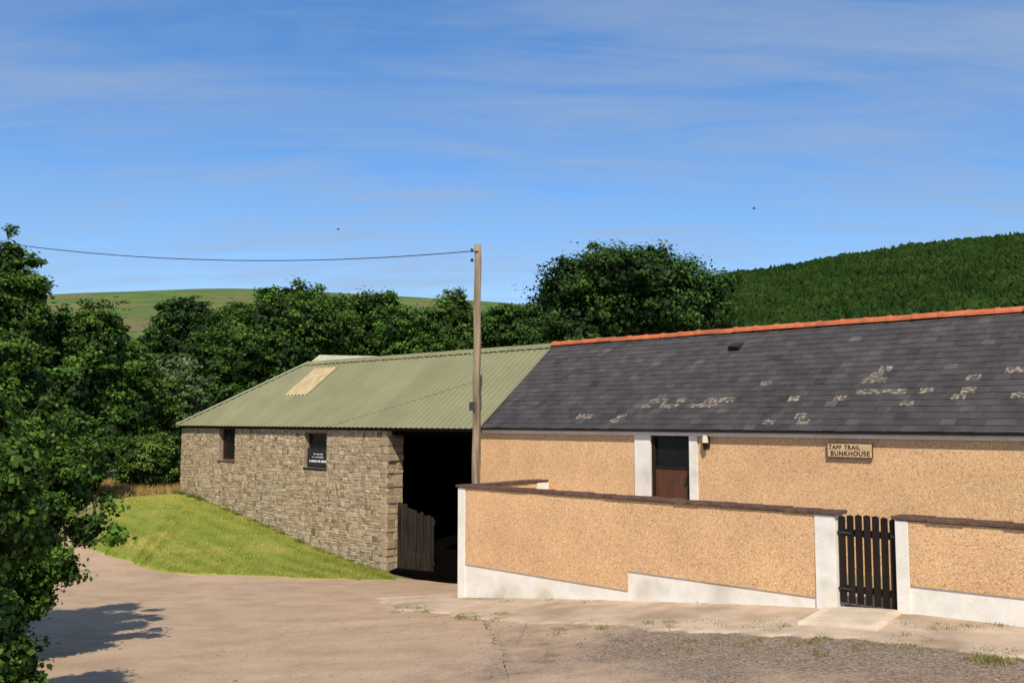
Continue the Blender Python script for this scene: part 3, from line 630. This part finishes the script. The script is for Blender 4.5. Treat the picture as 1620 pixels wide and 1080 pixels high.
# ---------------- vegetation
def leafverts(pos,nrm,size,r,aspect=.38):
    n=len(pos); a=r.normal(size=(n,3)); t=np.cross(nrm,a); t/=np.linalg.norm(t,axis=1)[:,None]+1e-9; b=np.cross(nrm,t)
    s=size[:,None]; V=np.empty((n,4,3)); V[:,0]=pos-t*s*.5; V[:,1]=pos+b*s*aspect+nrm*s*.08; V[:,2]=pos+t*s*.5-nrm*s*.1; V[:,3]=pos-b*s*aspect+nrm*s*.08
    return V
def unit(r,n): v=r.normal(size=(n,3)); return v/np.linalg.norm(v,axis=1)[:,None]
def crownmesh(lobes,nclump,rc,nleaf,ls,m_,seed,bot=-.5,core=.62,tb=.0,rmin=.6,fill=5):
    r=np.random.default_rng(seed); lb=np.array(lobes,float); area=(lb[:,3]*lb[:,5]+lb[:,4]*lb[:,5]); pr=area/area.sum()
    idx=r.choice(len(lb),nclump,p=pr); d=unit(r,nclump); d[:,2]=np.where(d[:,2]<bot,-d[:,2],d[:,2])
    f=r.uniform(rmin,1.0,nclump)[:,None]*np.where(r.random(nclump)<.12,1.12,1.0)[:,None]; C=lb[idx,:3]+d*lb[idx,3:6]*f
    R=rc*r.uniform(.35,1.4,nclump); ct=r.normal(0,.15,nclump)
    ci=np.repeat(np.arange(nclump),nleaf); n=len(ci); dd=unit(r,n); rad=R[ci]*(r.random(n)**.5)*np.where(r.random(n)<.2,1.5,1.0)
    el=np.stack([r.uniform(.8,1.5,nclump),r.uniform(.8,1.5,nclump),r.uniform(.45,.95,nclump)],1)
    pos=C[ci]+dd*rad[:,None]*el[ci]; nr=dd*.6+unit(r,n)*.85+d[ci]*.4+np.array([0,0,.5]); nr/=np.linalg.norm(nr,axis=1)[:,None]
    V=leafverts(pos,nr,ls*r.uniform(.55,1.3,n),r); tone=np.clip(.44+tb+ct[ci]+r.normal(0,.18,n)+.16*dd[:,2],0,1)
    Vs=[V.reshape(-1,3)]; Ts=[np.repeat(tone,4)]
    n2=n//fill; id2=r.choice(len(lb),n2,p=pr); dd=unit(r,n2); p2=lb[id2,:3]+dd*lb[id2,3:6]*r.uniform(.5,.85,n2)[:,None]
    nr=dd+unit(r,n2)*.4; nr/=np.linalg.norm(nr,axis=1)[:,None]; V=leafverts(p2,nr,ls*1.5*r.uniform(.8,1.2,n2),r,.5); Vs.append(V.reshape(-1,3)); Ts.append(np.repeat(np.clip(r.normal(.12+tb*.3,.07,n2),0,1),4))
    if core>0:
      for (x,y,z,a,b,c) in lobes:
        nu,nv=14,9; g=np.empty((nv+1,nu+1,3))
        for j in range(nv+1):
            for i in range(nu+1):
                q=2*math.pi*(i%nu)/nu; p=math.pi*j/nv; k=core*(1+.12*math.sin(3*q+x)+.1*math.sin(5*p+q*2+y)); g[j,i]=(x+a*k*math.sin(p)*math.cos(q),y+b*k*math.sin(p)*math.sin(q),z+c*k*math.cos(p))
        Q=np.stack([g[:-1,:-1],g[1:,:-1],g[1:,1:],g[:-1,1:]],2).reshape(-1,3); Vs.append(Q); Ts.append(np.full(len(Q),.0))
    return np.concatenate(Vs),np.concatenate(Ts),C,R
def tree(name,label,base,lobes,m_,seed,nclump,rc,nleaf,ls,group=None,cat='tree',trunk_r=.3,core=.55,tb=0,bot=-.5,ntw=14,limb=1.0,fill=5):
    base=np.array(base,float); r=bpy.data.objects.new(name,None); COL.objects.link(r); r.location=tuple(base); tag(r,label,cat,group); BASE[r.name]=base
    V,T,C,R=crownmesh(lobes,nclump,rc,nleaf,ls,m_,seed,core=core,tb=tb,bot=bot,fill=fill)
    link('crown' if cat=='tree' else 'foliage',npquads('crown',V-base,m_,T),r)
    m=MB(); L_=np.array(lobes); cen=L_[:,:3].mean(0); fork=np.array([base[0]*.7+cen[0]*.3,base[1]*.7+cen[1]*.3,base[2]+(cen[2]-base[2])*.45])
    m.tube([base-np.array([0,0,.4]),base+np.array([0,0,.3]),(base+fork)/2+np.array([.05,0,0]),fork],[trunk_r*1.5,trunk_r*1.1,trunk_r*.85,trunk_r*.7],10)
    for (x,y,z,a,b,c) in lobes: m.tube([fork,(fork+np.array([x,y,z]))/2+np.array([0,0,-.1]),(x,y,z)],[trunk_r*.55*limb,trunk_r*.3*limb,trunk_r*.06*limb],7)
    rr=np.random.default_rng(seed+5); lc=L_[:,:3]
    for k in range(ntw):
        i=rr.integers(len(C)); l=lc[np.argmin(np.linalg.norm(lc-C[i],axis=1))]; m.tube([l,(l+C[i])/2+np.array([0,0,.03]),C[i]],[trunk_r*.15,trunk_r*.09,trunk_r*.03],5)
    m.build('trunk' if cat=='tree' else 'stems',bark,r,smooth=True)
    return r
def autolobes(px,ytop,hw,ybot,Y,seed,n=9,fl=.42):
    r=np.random.default_rng(seed); top=at(px,ytop,Y); bot_=at(px,ybot,Y); k=Y/1505; rx=hw*k; rz=(top[2]-bot_[2])/2; c=np.array([top[0],Y,(top[2]+bot_[2])/2])
    out=[(c[0],c[1],c[2],rx*.78,rx*.78,rz*.86)]
    for i in range(n):
        a=2*math.pi*i/n+r.uniform(-.3,.3); e=r.uniform(-.5,.95); q=math.cos(e*1.1)
        f=fl*r.uniform(.7,1.25); out.append((c[0]+rx*(1-f)*q*math.cos(a),c[1]+rx*(1-f)*q*math.sin(a),c[2]+rz*(1-f)*math.sin(e*1.3),rx*f,rx*f,rz*f))
    out.append((c[0]+rx*.1,c[1],c[2]+rz*(1-fl*.95),rx*fl*1.1,rx*fl,rz*fl*.95))
    return out
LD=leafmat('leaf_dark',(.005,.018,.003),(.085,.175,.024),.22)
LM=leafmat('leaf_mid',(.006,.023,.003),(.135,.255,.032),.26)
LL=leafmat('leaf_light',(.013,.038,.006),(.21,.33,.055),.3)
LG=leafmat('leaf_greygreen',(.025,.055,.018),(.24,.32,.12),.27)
def bg_tree(label,px,ytop,hw,ybot,Y,m_,seed,ncl,nl,ls,rcf=.17,n=9,tb=0,name='broadleaf_tree'):
    lo=autolobes(px,ytop,hw,ybot,Y,seed,n); rx=hw*Y/1505; b=at(px,660,Y)
    return tree(name,label,(b[0],Y,1.0),lo,m_,seed,ncl,rx*rcf,nl,ls,group='trees behind the buildings',trunk_r=.06*rx+.08,tb=tb)
bg_tree('large rounded dark green tree rising behind the join of the two roofs',995,388,182,640,48,LD,3,760,120,.17,.105,20,tb=-.06)
bg_tree('broad bushy green tree directly behind the barn roof, tallest of that row',455,448,118,680,50,LM,4,500,100,.18,.12,14,tb=-.08)
bg_tree('dark compact tree under the moorland skyline, left of the broad bushy one',290,467,64,640,62,LD,5,190,90,.21,.16,9,tb=-.04)
bg_tree('mid green tree immediately right of the broad bushy tree behind the barn',592,458,86,680,56,LM,6,320,100,.19,.14,10,tb=-.12)
bg_tree('paler leafy tree just left of the telegraph pole',708,456,54,650,50,LL,8,210,90,.15,.16,9,tb=-.1)
bg_tree('low dark tree between the telegraph pole and the large rounded tree',795,480,72,650,56,LM,9,230,90,.18,.16,9,tb=-.14)
bg_tree('low green tree filling the gap behind the green barn roof ridge',655,488,70,660,46,LM,10,210,90,.16,.16,9,tb=-.06)
bg_tree('broad low tree under the moorland, between the bushy tree and its right neighbour',530,466,66,660,60,LM,13,190,80,.21,.17,8,tb=-.12)
bg_tree('low dark green tree between the dark compact tree and the broad bushy tree',355,482,66,660,56,LD,14,200,80,.19,.17,8,tb=-.06)
bg_tree('small grey green leafy tree beside the left end of the barn roof',285,552,58,760,42,LG,11,220,110,.13,.17,9,tb=-.02)
bg_tree('dark green tree pressed against the barn gable, behind the grey green one',380,522,60,720,46,LM,12,190,100,.16,.16,9,tb=-.1)
def left(label,px,ytop,hw,ybot,Y,m_,seed,ncl,nl,ls,rcf,tb=0,n=10,name='broadleaf_tree'):
    lo=autolobes(px,ytop,hw,ybot,Y,seed,n); rx=hw*Y/1505; b=at(px,660,Y)
    return tree(name,label,(b[0],Y,gz(b[0],Y)),lo,m_,seed,ncl,rx*rcf,nl,ls,group='trees along the left of the lane',trunk_r=.05*rx+.05,tb=tb)
left('tall leafy tree at the top left edge, highest of the left group',5,358,86,810,31,LM,21,460,120,.13,.13,-.02,n=14)
left('large green tree spreading left of the lawn, below the highest one',145,478,104,800,34,LM,22,540,120,.125,.12,-.01,n=13)
left('second leafy tree between the spreading tree and the barn',225,555,64,800,38,LL,23,250,110,.13,.15,-.07)
left('low dark leafy tree at the lane bend, under the spreading tree',110,640,80,835,29,LM,24,290,110,.11,.15,-.06)
lo=autolobes(240,686,54,800,32,31,9); b=at(240,700,32)
tree('bush','rounded green bush at the left corner of the stone barn',(b[0],32,gz(b[0],32)),lo,LL,31,210,.2,110,.09,cat='bush',trunk_r=.05,tb=.04)
def blob(px,py,Y,rp): c=at(px,py,Y); k=rp*Y/1505; return (c[0],c[1],c[2],k,k,k)
D=2.6
nb=[blob(-60,640,10.5+D,90),blob(-20,740,10.2+D,85),blob(60,700,11+D,48),blob(40,820,9.8+D,62),blob(-40,900,9.6+D,95),blob(95,790,10.8+D,34),blob(10,950,9.9+D,55),blob(50,620,11.5+D,36),blob(140,835,10.4+D,22),blob(112,740,10.6+D,26),blob(85,890,9.8+D,26),blob(122,670,11+D,17),blob(168,790,10.6+D,12),blob(182,842,10.5+D,12),blob(150,705,11+D,10),blob(110,905,10+D,14),blob(60,940,9.8+D,24),blob(100,590,11+D,12),blob(20,560,11+D,26),blob(-40,1040,8.9,75),blob(-20,800,8.7,70),blob(20,860,8.8,32),blob(-60,700,8.6,80),blob(20,760,8.6,40),blob(-30,1010,9.4,60),blob(-15,745,8.0,60),blob(25,800,8.0,34),blob(25,1050,9.0,34)]
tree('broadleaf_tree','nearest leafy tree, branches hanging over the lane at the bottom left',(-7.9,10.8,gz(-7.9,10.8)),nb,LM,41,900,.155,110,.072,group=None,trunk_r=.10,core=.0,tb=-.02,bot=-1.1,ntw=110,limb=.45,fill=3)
# ---------------- hills
def hill(name,crest,Yc,Yb,m_,segs=160,rows=40,back=400,rough=1.0):
    xs_=[c[0] for c in crest]; zs_=[c[1] for c in crest]; X=np.linspace(xs_[0],xs_[-1],segs); Z=np.interp(X,xs_,zs_); V=[]
    Zs=np.convolve(np.pad(Z,4,mode='edge'),np.ones(9)/9,'valid')
    for j in range(rows+1):
        t=j/rows; y=Yb+(Yc-Yb)*t; f=t**1.02
        for i in range(segs):
            xx=X[i]; V.append((xx,y+6*math.sin(xx*.013),-2+(Zs[i]+2)*f+rough*(1-t)*4*math.sin(xx*.02+t*4)+rough*1.5*math.sin(xx*.05+t*9)*(1-t)))
    for i in range(segs): V.append((X[i],Yc+back,-5))
    rws=rows+2
    f=[(j*segs+i,j*segs+i+1,(j+1)*segs+i+1,(j+1)*segs+i) for j in range(rws-1) for i in range(segs-1)]
    o=struct(link(name,newmesh(name,V,f,m_,True))); return np.array(V)[:(rows+1)*segs].reshape(rows+1,segs,3)
hm=mat('moor',(.055,.105,.018),(.12,.165,.032),.03,.95,0,c3=(.17,.12,.055),scale3=.016,lo3=.48,hi3=.60)
Yc=900
cpx=[(-500,484),(0,470),(100,461),(200,458),(330,453),(420,456),(520,462),(640,469),(720,473),(812,478),(900,489),(1100,524),(1400,604)]
crest=[((x-CX)/1505*Yc,H+(HOR-y)/1505*Yc) for x,y in cpx]
hg=hill('moorland_hill',crest,Yc,260,hm)
Yc2=700
cpx=[(740,560),(930,495),(1040,458),(1120,439),(1250,422),(1400,396),(1500,384),(1620,375),(1800,360),(2100,350)]
crest=[((x-CX)/1505*Yc2,H+(HOR-y)/1505*Yc2) for x,y in cpx]
wm=mat('wood_floor',(.010,.022,.008),(.018,.036,.011),.05,.95,0)
wg=hill('wooded_hill',crest,Yc2,200,wm,back=300)
r=np.random.default_rng(5); n=38000; R_,S_,_=wg.shape
ti=(r.random(n)**.62)*(R_-1.01); si=r.random(n)*(S_-1.01); a=ti.astype(int); b=si.astype(int); fa=(ti-a)[:,None]; fb=(si-b)[:,None]
P=wg[a,b]*(1-fa)*(1-fb)+wg[a+1,b]*fa*(1-fb)+wg[a,b+1]*(1-fa)*fb+wg[a+1,b+1]*fa*fb
keep=(P[:,1]>380)&(P[:,0]/P[:,1]<.66)&(P[:,0]/P[:,1]>.06); P=P[keep]; n=len(P)
patch=.5+.5*np.sin(P[:,0]*.045+np.sin(P[:,1]*.03)*2.2)*np.sin(P[:,1]*.035+1+np.sin(P[:,0]*.02)*2); p2=.5+.5*np.sin(P[:,0]*.13+np.sin(P[:,1]*.11)*2)*np.sin(P[:,1]*.09+P[:,0]*.03)
hgt=r.uniform(2.6,5.2,n)*(.75+.5*p2); wd=hgt*r.uniform(.34,.5,n); con=r.random(n)<(.2+.4*patch); wd=np.where(con,wd*.75,wd*1.4); hgt=np.where(con,hgt,hgt*.72)
TR=[];TT=[]; ph=r.random(n)*6.28; tn=np.clip(r.normal(.3,.15,n)+.35*(1-patch)*p2+.1*p2,0,1)
for (z0,z1,w0,w1) in [(.05,.55,1,.55),(.45,1.0,.7,.0)]:
    for k in range(5):
        q0=ph+2*math.pi*k/5; q1=ph+2*math.pi*(k+1)/5
        j=1+.25*np.sin(k*2.3+ph*3)
        w1c=np.where(con,w1,min(1,w1+.45) if z1<1 else .35)
        w0c=np.where(con,w0,w0+.15)
        def pt(q,z,ww): return np.stack([P[:,0]+np.cos(q)*wd*ww*j,P[:,1]+np.sin(q)*wd*ww*j,P[:,2]+z*hgt],1)
        V=np.stack([pt(q0,z0,w0c),pt(q1,z0,w0c),pt(q1,z1,w1c),pt(q0,z1,w1c)],1); TR.append(V.reshape(-1,3)); TT.append(np.repeat(np.clip(tn+r.normal(0,.05,n),0,1),4))
FM=leafmat('forest',(.008,.022,.006),(.036,.068,.014),.0); FM.node_tree.nodes['Principled BSDF'].inputs['Specular IOR Level'].default_value=0.0
o=link('forest',npquads('forest',np.concatenate(TR),FM,np.concatenate(TT)))
tag(o,'dense dark green wood covering the hill on the right','forest',kind='stuff')
r=np.random.default_rng(9); n=190; R_,S_,_=hg.shape
a=r.integers(R_//3,R_-6,n); b=r.integers(0,S_-1,n); P=hg[a,b]+np.c_[r.normal(0,5,n),r.normal(0,5,n),np.zeros(n)]
Vs=[];Ts=[]
for p in P:
    s=r.uniform(1.0,2.8); dd=unit(r,60); pos=p+dd*s*np.array([2.2,1.2,.6])+np.array([0,0,s*.3]); V=leafverts(pos,dd,np.full(60,s*.7),r); Vs.append(V.reshape(-1,3)); Ts.append(np.repeat(np.clip(r.normal(.35,.12,60),0,1),4))
o=link('hillside_scrub',npquads('scrub',np.concatenate(Vs),LD,np.concatenate(Ts))); tag(o,'scattered dark scrub dotted over the green moorland hill','scrub',kind='stuff')
# ---------------- grass
def blades(P,h,wd,r,lean=.35):
    n=len(P); q=r.random(n)*6.28; t=np.stack([np.cos(q),np.sin(q),0*q],1); l=unit(r,n)*lean; l[:,2]=0
    V=np.empty((n,3,3)); V[:,0]=P-t*wd[:,None]; V[:,1]=P+t*wd[:,None]; V[:,2]=P+np.stack([l[:,0]*h,l[:,1]*h,h],1); return V.reshape(-1,3)
def gsample(G,n,r,edge=None):
    m_,k_,_=G.shape; a=r.random(n)*(m_-1.001); b=r.random(n)*(k_-1.001)
    i=a.astype(int); j=b.astype(int); fa=(a-i)[:,None]; fb=(b-j)[:,None]
    return G[i,j]*(1-fa)*(1-fb)+G[i+1,j]*fa*(1-fb)+G[i,j+1]*(1-fa)*fb+G[i+1,j+1]*fa*fb
r=np.random.default_rng(11)
GM=leafmat('grass_blade',(.15,.22,.025),(.58,.53,.13),.35)
P=gsample(GL,95000,r); uu_=(P[:,:2]-O[:2])@VU[:2]; vv_=(P[:,:2]-O[:2])@VV[:2]
pn=np.sin(P[:,0]*1.3)+np.sin(P[:,1]*1.7+P[:,0]); p3=np.sin(P[:,0]*4.1+np.sin(P[:,1]*3)*2)*np.sin(P[:,1]*3.7); strp=np.sin(vv_*9+.6*np.sin(uu_*1.3))
h=r.uniform(.015,.035,len(P))*(1+.25*pn)
dry=np.clip((-uu_-13.0)/2.2,0,1)
tn=np.clip(.42+.10*pn+.11*p3+.14*strp+.45*dry+r.normal(0,.15,len(P)),0,1)
o=link('grass',npquads('grass',blades(P,h,np.full(len(P),.007),r,1.0),GM,np.repeat(tn,3),3)); tag(o,'short sunlit yellow green grass of the sloping lawn beside the barn','grass',kind='stuff')
WM=leafmat('weed',(.04,.08,.012),(.20,.26,.05),.3)
Vs=[];Ts=[]
for i in range(200):
    u=random.uniform(wallL-.3,uJ-.2); 
    if random.random()<.3: continue
    p=W(u,vb-abs(random.gauss(.04,.06))-.03,0); z=gz(p[0],p[1]); k=36; hh=random.uniform(.05,.2)*(1.3 if u<wallL+2 else .7)
    c=np.array([p[0],p[1],z])+r.normal(0,.07,(k,3))*np.array([1,1,0]); Vs.append(blades(c,r.uniform(.4,1,k)*hh,np.full(k,.010),r,.6)); Ts.append(np.repeat(np.clip(r.normal(.45,.2,k),0,1),3))
o=link('wall_foot_weeds',npquads('weeds',np.concatenate(Vs),WM,np.concatenate(Ts),3)); tag(o,'dark weeds growing along the foot of the stone barn wall','weeds',kind='stuff')
Vs=[];Ts=[]
def tuft(x,y,hh,k,sp): 
    z=gz(x,y)+.02; c=np.array([x,y,z])+r.normal(0,sp,(k,3))*np.array([1,1,0]); Vs.append(blades(c,r.uniform(.4,1,k)*hh,np.full(k,.006),r,.9)); Ts.append(np.repeat(np.clip(r.normal(.6,.25,k),0,1),3))
for (x0,x1,y0,y1,n) in [(725,805,972,984,30),(1015,1075,986,998,20),(625,680,962,972,12),(1180,1250,985,1000,9),(880,960,985,1000,8),(1540,1620,1035,1060,26),(1280,1310,1010,1020,7),(1100,1150,985,1000,9),(590,625,905,918,12),(740,1300,945,958,18),(1430,1620,985,1000,14),(850,1500,1000,1040,36)]:
    for i in range(n):
        p=gp(random.uniform(x0,x1),random.uniform(y0,y1)); tuft(p[0],p[1],random.uniform(.02,.065),random.randint(15,45),.06)
o=link('verge_weeds',npquads('weeds2',np.concatenate(Vs),leafmat('weed_dry',(.10,.10,.025),(.34,.33,.10),.3),np.concatenate(Ts),3)); tag(o,'sparse low weeds and dry grass tufts along the broken pavement edge','weeds',kind='stuff')
n=40000; x=r.uniform(-17,-9.2,n); y=r.uniform(25.0,34,n); ok=np.ones(n,bool)
LP_=np.stack([x,y],1); L0=(LP_-O[:2]); uu=L0@VU[:2]; ok&=(uu<wallL-.1)
LP_=LP_[ok]; P=np.c_[LP_,GZ(LP_[:,0],LP_[:,1])]; n=len(P)
DG=leafmat('dry_grass',(.26,.19,.05),(.62,.42,.17),.3)
o=link('meadow_grass',npquads('meadow',blades(P,r.uniform(.08,.3,n),np.full(n,.013),r,.5),DG,np.repeat(np.clip(r.normal(.5,.25,n),0,1),3),3)); tag(o,'longer dry yellow grass beyond the lawn, left of the barn','grass',kind='stuff')
Vs=[];Ts=[]; n=3200; pe=[]
while len(pe)<n:
    x=random.uniform(-4,7.5); y=random.uniform(8.5,16); u,v,_=toL(np.array([x,y,0]))
    if v<-.95 and random.random()<(.15+.85*min(1,max(0,(x+1)/5))): pe.append((x,y))
pe=np.array(pe); z=GZ(pe[:,0],pe[:,1])+.016; s=r.uniform(.005,.015,n)*(1+(r.random(n)<.05)*1.2)
oc=np.array([[1,0,0],[0,1,0],[-1,0,0],[0,-1,0]])
q=r.random(n)*6.28
rot=lambda a:np.stack([np.cos(q)*a[0]-np.sin(q)*a[1],np.sin(q)*a[0]+np.cos(q)*a[1],np.full(n,a[2]*.6)],1)*s[:,None]
ctr=np.c_[pe,z]; T=[]
top=ctr+rot((.1,.1,1))
for k in range(4): T.append(np.stack([ctr+rot(oc[k]*1.2),ctr+rot(oc[(k+1)%4]),top],1).reshape(-1,3))
SM=mat('pebble_stone',(.14,.11,.08),(.36,.30,.23),3,.9)
o=link('loose_gravel',npquads('gravel',np.concatenate(T),SM,np.full(n*12,.5),3)); tag(o,'small loose stones scattered over the lane and gravel verge','gravel',kind='stuff')
